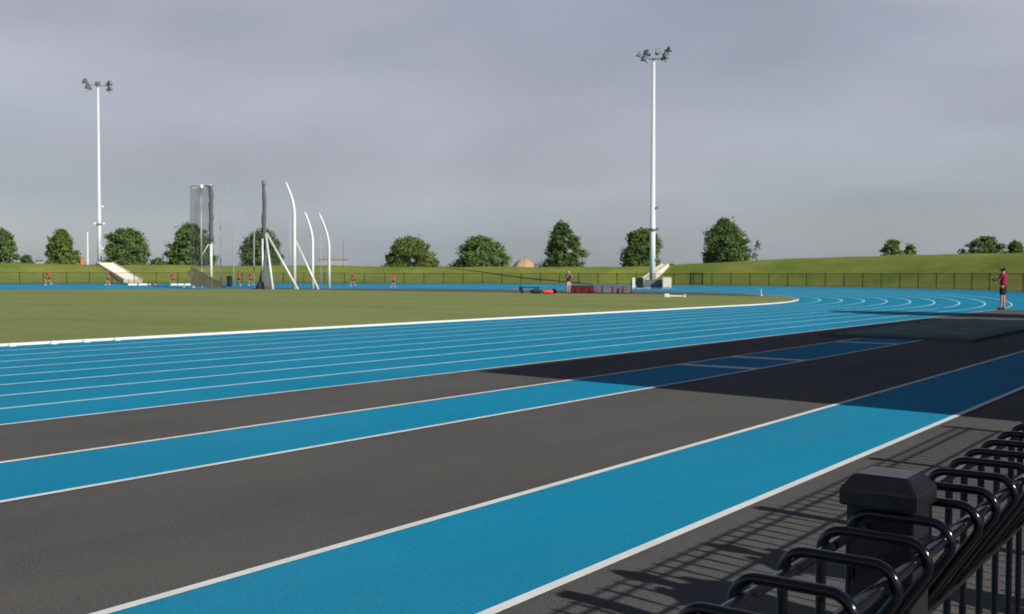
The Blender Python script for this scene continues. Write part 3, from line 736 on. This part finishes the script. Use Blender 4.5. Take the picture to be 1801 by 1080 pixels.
# ------------------------------------------------------------ trees
def tree(x0, x1, yt, yb, dist, m, label, shape='dome', dens=1., seed=0, gr='trees in a row behind the grass bank', lean=0):
    rnd = random.Random(seed); xm = (x0+x1)/2; p = spot(xm, dist)
    wid = (spot(x1, dist)-spot(x0, dist)).length; zt = hz(p, yt, xm); zb = hz(p, yb, xm)-1.1; zg = min(2.2, zb-.1)
    H = zt-zb; rad_ = wid/2*1.06
    root = empty('broadleaf_tree', (p.x, p.y, zg), math.atan2(p.y, p.x)-math.pi/2, label, 'tree', gr)
    o0 = zb-zg
    def prof(h):   # radius fraction at height fraction
        if shape == 'cone': return (1-h)**.55*(.85+.15*min(1, h*6))
        if shape == 'point': return (.94+.25*h-.2*h*h)*(1 if h < .4 else max(0, 1-((h-.4)/.6)**1.7)*.95+.05)
        if shape == 'low': return math.sqrt(max(0, 1-h**2.3))*(.85+.15*min(1, h*5))
        return math.sqrt(max(0, 1-h**2.6))*(.88+.12*min(1, h*4))
    def f(bm):
        tube(bm, [(0, 0, 0), (.05, 0, o0+H*.25), (.0, .05, o0+H*.6), (lean*H*.3, 0, o0+H*.92)], [.2, .15, .08, .02], 8)
        for k in range(16):
            a_ = rnd.uniform(0, 6.28); h0 = rnd.uniform(.05, .65); h1 = min(.95, h0+rnd.uniform(.1, .3)); r1 = rad_*prof(h1)*.85
            tube(bm, [(0, 0, o0+H*h0), (r1*.5*math.cos(a_), r1*.5*math.sin(a_), o0+H*(h0+h1)/2), (r1*math.cos(a_), r1*math.sin(a_), o0+H*h1)], [.07, .045, .012], 5)
    mk('trunk', f, M['bark'], root, True)
    # clumps first, then leaves round each clump
    off = Vector((seed*3.1, seed*1.7, 0)); verts = []; faces = []
    asym = [(rnd.uniform(0, 6.283), rnd.uniform(.1, .9), rnd.uniform(-.28, .22)) for _ in range(7)]
    ncl = int(185*dens*max(.5, min(1.6, wid*H/25)))
    for c in range(ncl):
        h_ = rnd.random()**1.05; a_ = rnd.uniform(0, 6.283)
        lump = 1+.42*mnoise.noise(Vector((math.cos(a_)*1.4, math.sin(a_)*1.4, h_*3))*1.2+off)+.25*mnoise.noise(Vector((math.cos(a_)*3.5, math.sin(a_)*3.5, h_*7))+off)
        rr_ = rad_*prof(h_)*(rnd.uniform(.25, 1)**.5)*lump*.93
        for aa, ah, am in asym: rr_ *= 1+am*math.exp(-((math.cos(a_-aa)-1)**2)*2.2-((h_-ah)/.22)**2)
        cc = Vector((rr_*math.cos(a_)+lean*H*h_*.3, rr_*math.sin(a_), o0+H*h_*.95+.1))
        cr = rnd.uniform(.28, .55)*max(.75, min(1.15, rad_/3))
        outw = Vector((cc.x, cc.y, (h_-.3)*H*.6)).normalized()
        for k in range(40):
            d = Vector((rnd.gauss(0, 1), rnd.gauss(0, 1), rnd.gauss(0, .8)))*cr*.55
            q = cc+d+outw*.1*rnd.random()
            if q.z < .05: q.z = .05
            s_ = rnd.uniform(.08, .20)
            n_ = (outw*.7+Vector((rnd.gauss(0, 1), rnd.gauss(0, 1), rnd.gauss(.4, 1)))).normalized(); t_ = n_.orthogonal().normalized()
            t_ = (Matrix.Rotation(rnd.uniform(0, 6.28), 3, n_) @ t_); b_ = n_.cross(t_); i0 = len(verts)
            verts += [q+t_*s_*1.25, q+b_*s_*.7, q-t_*s_*1.25, q-b_*s_*.7]; faces.append((i0, i0+1, i0+2, i0+3))
    me = bpy.data.meshes.new('crown'); me.from_pydata([tuple(v) for v in verts], [], faces)
    link('crown', me, M[m], root)
tree(-34, 33, 404, 460, 150, 'leaf', 'green tree cut by the left edge of the picture', 'dome', 1, 1)
tree(75, 141, 405, 461, 148, 'leaf_yellow', 'conical green tree between the left edge tree and the left mast', 'cone', 1.1, 2)
tree(182, 263, 402, 462, 150, 'leaf', 'rounded green tree immediately right of the left mast', 'dome', 1, 3)
tree(286, 384, 396, 462, 152, 'leaf', 'broad rounded tree behind the left net of the throwing cage', 'dome', 1.05, 4)
tree(422, 502, 404, 463, 152, 'leaf_dark', 'dark rounded tree behind the dark centre pole of the cage', 'dome', 1, 5)
tree(676, 765, 419, 469, 146, 'leaf_yellow', 'pale low-domed tree right of the cage where the mast shadow ends', 'low', .9, 6)
tree(799, 894, 418, 468, 146, 'leaf', 'low-domed green tree left of the dirt heap', 'low', .95, 7)
tree(957, 1027, 391, 467, 146, 'leaf_dark', 'narrow pointed tree behind the standing woman, right of the dirt heap', 'point', 1.05, 8, lean=-.15)
tree(1087, 1168, 405, 468, 148, 'leaf', 'rounded tree directly behind the right floodlight mast', 'dome', 1, 9)
tree(1226, 1321, 386, 466, 138, 'leaf_dark', 'largest dark green tree, right of the right mast', 'point', 1.15, 10)
tree(1548, 1590, 422, 449, 140, 'leaf', 'small sparse bush on the right bank crest', 'low', .5, 11)
tree(1586, 1613, 432, 449, 142, 'leaf', 'tiny thin bush beside the sparse bush on the right crest', 'low', .3, 12)
tree(1694, 1772, 419, 446, 140, 'leaf_dark', 'wide low dark bush on the crest near the right edge', 'low', .9, 13)
tree(1764, 1806, 428, 446, 142, 'leaf_dark', 'small dark bush cut by the right edge on the crest', 'low', .6, 14)
for i, (xa, xb, yt, lb) in enumerate(((34, 62, 450, 'faint low scrub beyond the crest left of the pale shed'), (262, 292, 455, 'faint low scrub beyond the crest between two rounded trees'))):
    tree(xa, xb, yt, 462, 230, 'leaf_dark', lb, 'low', .5, 20+i, gr='scrub beyond the bank')

# ------------------------------------------------------------ people
def skinmesh(name, verts, edges, m, parent=None, lv=2):
    me = bpy.data.meshes.new(name); me.from_pydata([v[0] for v in verts], edges, [])
    o = bpy.data.objects.new(name, me); COL.objects.link(o)
    md = o.modifiers.new('skin', 'SKIN'); md.use_smooth_shade = True
    for i, v in enumerate(verts):
        r_ = v[1]; me.skin_vertices[0].data[i].radius = r_ if isinstance(r_, tuple) else (r_, r_); me.skin_vertices[0].data[i].use_root = (i == 0)
    s = o.modifiers.new('sub', 'SUBSURF'); s.levels = lv; s.render_levels = lv
    dg = bpy.context.evaluated_depsgraph_get(); ev = o.evaluated_get(dg)
    nm = bpy.data.meshes.new_from_object(ev); bpy.data.objects.remove(o)
    nm.name = name; nm.materials.clear(); nm.materials.append(m)
    for p_ in nm.polygons: p_.use_smooth = True
    o = bpy.data.objects.new(name, nm); COL.objects.link(o)
    if parent: o.parent = parent
    return o
def chain_add(V, E, start, pts):
    i = start
    for p_, r_ in pts:
        V.append((p_, r_)); E.append((i, len(V)-1)); i = len(V)-1
    return i
def lerp3(a, b, t): return tuple(a[k]+(b[k]-a[k])*t for k in range(3))
def person(name_loc, rz, label, group, J, shirt, shorts, hat=None, scale=1., held=None, sleeve=.8, hairm='hair', long_legs=False):
    """J: joints in metres for a 1.75 m figure facing +Y"""
    root = empty('person', name_loc, rz, label, 'person', group); root.scale = (scale,)*3
    pe, ch, nk, hd = J['pelvis'], J['chest'], J['neck'], J['head']
    V = [(pe, (.125, .09))]; E = []
    w_ = lerp3(pe, ch, .45)
    iw = chain_add(V, E, 0, [(w_, (.105, .08)), (ch, (.12, .08))])
    ic = iw
    inn = chain_add(V, E, ic, [(nk, (.052, .052)), (lerp3(nk, hd, .45), (.056, .062)), (lerp3(nk, hd, .8), (.070, .085)), (hd, (.078, .096)), (tuple(hd[k]+(0, 0, .085)[k] for k in range(3)), (.055, .07))])
    f_ = J.get('face', (0, 1)); hx, hy, hzz = hd
    # nose and ears
    chain_add(V, E, inn-1, [((hx+f_[0]*.112, hy+f_[1]*.112, hzz-.025), .013)])
    for s_ in (-1, 1): chain_add(V, E, inn-1, [((hx+f_[1]*.086*s_, hy-f_[0]*.086*s_, hzz-.02), .014)])
    for s_, S in ((-1, 'l'), (1, 'r')):
        sh, el, wr = J['sh'+S], J['el'+S], J['wr'+S]
        i = chain_add(V, E, ic, [(sh, .055), (lerp3(sh, el, .5), .046), (el, .036), (lerp3(el, wr, .4), .036), (wr, .024)])
        d = Vector(wr)-Vector(el); d.normalize(); side = d.cross(Vector((0, 0, 1)))
        side = side.normalized() if side.length > .1 else Vector((0, 1, 0))
        pl = Vector(wr)+d*.05; i = chain_add(V, E, i, [(tuple(pl), (.036, .02)), (tuple(pl+d*.035), (.038, .018))])
        for q, ln in ((-.030, .062), (-.010, .078), (.010, .073), (.030, .058)):
            b0 = pl+d*.045+side*q*.9; curl = Vector((0, 0, -1)) if abs(d.z) < .8 else Vector((0, 1, 0))
            chain_add(V, E, i, [(tuple(b0+d*.012), .0095), (tuple(b0+d*(ln*.5)+curl*.006), .0085), (tuple(b0+d*(ln*.9)+curl*.022), .007)])
        chain_add(V, E, i-1, [(tuple(pl+side*.045*-s_+d*.005), .011), (tuple(pl+side*.058*-s_+d*.04), .008)])
        hp, kn, an = J['hp'+S], J['kn'+S], J['an'+S]
        i = chain_add(V, E, 0, [(hp, .085), (lerp3(hp, kn, .5), .072), (kn, .052), (lerp3(kn, an, .35), .054), (an, .034), ])
        fd = J.get('foot'+S, (0, 1)); chain_add(V, E, i, [((an[0]+fd[0]*.07, an[1]+fd[1]*.07, an[2]-.045), .032), ((an[0]+fd[0]*.16, an[1]+fd[1]*.16, an[2]-.055), .022)])
    skinmesh('body', V, E, M['skin'], root)
    # shirt
    V = [(tuple(pe[k]+(0, 0, -.07)[k] for k in range(3)), (.172, .137))]; E = []
    ic = chain_add(V, E, 0, [(w_, (.165, .128)), (lerp3(w_, ch, .6), (.178, .130)), (tuple(ch[k]+(0, 0, .03)[k] for k in range(3)), (.178, .125)), (lerp3(ch, nk, .75), (.095, .08))])
    for S in 'lr':
        sh, el = J['sh'+S], J['el'+S]; chain_add(V, E, ic-1, [(sh, .070), (lerp3(sh, el, sleeve*.5), .064), (lerp3(sh, el, sleeve), .058)])
    skinmesh('shirt', V, E, shirt, root)
    V = [(tuple(pe[k]+(0, 0, .05)[k] for k in range(3)), (.176, .142))]; E = []; ip = chain_add(V, E, 0, [(tuple(pe[k]-(0, 0, .03)[k] for k in range(3)), (.17, .135))])
    for S in 'lr':
        hp, kn = J['hp'+S], J['kn'+S]; chain_add(V, E, ip, [(hp, .105), (lerp3(hp, kn, .45), .10), (lerp3(hp, kn, .85 if not long_legs else 1.3), .085)])
    skinmesh('shorts', V, E, shorts, root)
    for S in 'lr':
        an = J['an'+S]; fd = J.get('foot'+S, (0, 1))
        V = [((an[0]-fd[0]*.04, an[1]-fd[1]*.04, an[2]-.05), (.04, .04))]; E = []
        chain_add(V, E, 0, [((an[0]+fd[0]*.05, an[1]+fd[1]*.05, an[2]-.045), (.043, .042)), ((an[0]+fd[0]*.17, an[1]+fd[1]*.17, an[2]-.06), (.04, .03))])
        skinmesh('shoe', V, E, M['white'] if group else M['navy'], root, 1)
    V = [((hx-f_[0]*.015, hy-f_[1]*.015, hzz+.06), (.098, .108))]; E = []
    chain_add(V, E, 0, [((hx-f_[0]*.045, hy-f_[1]*.045, hzz-.01), (.096, .088)), ((hx-f_[0]*.05, hy-f_[1]*.05, hzz-.07), (.07, .055))])
    skinmesh('hair', V, E, M[hairm], root)
    for s_ in (-1, 1):
        mk('eye', lambda bm: bmesh.ops.create_icosphere(bm, subdivisions=1, radius=.011, matrix=Matrix.Translation((hx+f_[0]*.09+f_[1]*.032*s_, hy+f_[1]*.09-f_[0]*.032*s_, hzz+.005))), M['eye'], root)
    if hat:
        V = [((hx, hy, hzz+.075), (.094, .10))]; E = []; chain_add(V, E, 0, [((hx+f_[0]*.10, hy+f_[1]*.10, hzz+.065), (.07, .016)), ((hx+f_[0]*.17, hy+f_[1]*.17, hzz+.055), (.055, .008))])
        skinmesh('cap', V, E, hat, root)
    return root
def stand(**k):
    J = dict(pelvis=(0, 0, .95), chest=(0, 0, 1.30), neck=(0, 0, 1.46), head=(0, .02, 1.62),
             shl=(-.185, 0, 1.40), ell=(-.23, -.02, 1.13), wrl=(-.23, .05, .88), shr=(.185, 0, 1.40), elr=(.23, -.02, 1.13), wrr=(.23, .05, .88),
             hpl=(-.09, 0, .90), knl=(-.10, .01, .50), anl=(-.10, 0, .09), hpr=(.09, 0, .90), knr=(.10, .01, .50), anr=(.10, 0, .09))
    J.update(k); return J
# official at the right, facing left, forearms forward with a clipboard
J = stand(ell=(-.21, .10, 1.15), wrl=(-.12, .25, 1.21), elr=(.21, .06, 1.13), wrr=(.10, .25, 1.19), head=(0, .05, 1.61), neck=(0, .01, 1.46), knl=(-.08, .03, .5), anl=(-.09, .05, .09))
pr = spot(1765, 50.5)
official = person((pr.x, pr.y, 0), math.atan2(pr.y, pr.x)-math.pi/2+R(72), 'person in crimson shirt and dark shorts standing at the right track edge, facing left', None, J, M['crimson'], M['shorts'], scale=1.09); official.scale = (1.2, 1.15, 1.09)
clip = mk('clipboard', lambda bm: (box(bm, (0, 0, 0), (.23, .31, .008), bev=.002), box(bm, (0, .13, .008), (.09, .03, .012))), M['grey'])
clip.parent = None
rzp = math.atan2(pr.y, pr.x)-math.pi/2+R(72)
cc = Matrix.Translation((pr.x, pr.y, 0)) @ Matrix.Rotation(rzp, 4, 'Z') @ Vector((0, .40*1.15, 1.235*1.09))
clip.location = cc; clip.rotation_euler = (R(58), 0, rzp); tag(clip, 'small grey clipboard held by the person in the crimson shirt', 'clipboard')
# woman by the mats, white cap, arms up to her face
J = stand(ell=(-.25, .16, 1.25), wrl=(-.09, .22, 1.50), elr=(.26, .14, 1.2), wrr=(.10, .22, 1.44), anl=(-.10, -.06, .09), knl=(-.11, .03, .5), anr=(.12, .10, .09), knr=(.12, .10, .5))
pw = spot(1000, 81.5)
person((pw.x, pw.y, 0), math.atan2(pw.y, pw.x)-math.pi/2+R(200), 'person in navy top, white cap and pale shorts with raised arms beside the maroon mat', None, J, M['navy'], M['skin'] if False else mat('pale_pink_fabric', (.50, .34, .30), .8), hat=M['white'], scale=1.0)
# young runners in red
Jr = stand(pelvis=(0, 0, .92), chest=(0, .07, 1.26), neck=(0, .1, 1.42), head=(0, .15, 1.58), shl=(-.17, .06, 1.36), shr=(.17, .08, 1.36),
           ell=(-.22, -.15, 1.16), wrl=(-.18, .02, 1.04), elr=(.22, .12, 1.12), wrr=(.14, .33, 1.22),
           knl=(-.09, .28, .62), anl=(-.09, .10, .30), knr=(.09, -.06, .50), anr=(.09, -.32, .16), footl=(0, 1), footr=(0, .9))
Jr['anl'] = (-.09, .22, .09)
G = 'young runners in red shirts on the far side of the track'
runs = [(85, 119, 'runner in red shirt and black shorts farthest left by the fence', 1.0, 80), (190, 120, 'runner in red in front of the foot of the wide left steps', .92, 100),
        (304, 119, 'runner in red left of the round cream disc', .95, 95), (420, 119, 'left one of two runners in red seen through the cage', .98, 90),
        (441.5, 119.5, 'right one of two runners in red seen through the cage', .95, 100), (621, 117, 'runner in red alone on the far track right of the cage', .92, 80),
        (692, 113, 'runner in red under the pale low tree', .88, 85)]
Jw = stand(chest=(0, .03, 1.30), knl=(-.10, .14, .52), anl=(-.10, .20, .10), knr=(.10, -.02, .50), anr=(.10, -.24, .13), ell=(-.24, .05, 1.13), wrl=(-.22, .2, .95), elr=(.24, -.12, 1.14), wrr=(.24, -.14, .90))
first = None; second = None
for x, dist, lb, sc, turn in runs:
    p = spot(x, dist); z = elev(p.x, p.y); rz = math.atan2(p.y, p.x)-math.pi/2+R(turn)
    if x in (190, 420, 692):
        if second is None: second = person((p.x, p.y, z), rz, lb, G, Jw, M['red'], M['shorts'], scale=sc)
        else: dup(second, (p.x, p.y, z), rz, lb, G, sc)
    elif first is None: first = person((p.x, p.y, z), rz, lb, G, Jr, M['red'], M['shorts'], scale=sc)
    else: dup(first, (p.x, p.y, z), rz, lb, G, sc)
# spectator leaning on the loop-top fence, just outside the frame: the soft arm shadows on the near ground
J = stand(pelvis=(0, -.12, .93), chest=(0, .06, 1.25), neck=(0, .14, 1.40), head=(0, .22, 1.54), shl=(-.18, .09, 1.36), shr=(.18, .09, 1.36),
          ell=(-.26, .26, 1.19), wrl=(-.13, .46, 1.22), elr=(.26, .24, 1.18), wrr=(.22, .48, 1.20), hpl=(-.09, -.12, .88), hpr=(.09, -.12, .88), anl=(-.1, -.16, .09), anr=(.1, -.05, .09))
person((.04, 4.2, 0), R(90), 'spectator in dark top leaning on the loop-top fence beyond the right edge', None, J, M['navy'], M['shorts'], scale=.85)
person((.02, 4.98, 0), R(90), 'child in dark top leaning on the near fence, farther along beyond the right edge', None, J, M['navy'], M['shorts'], scale=.8)

print('objects', len(bpy.data.objects))
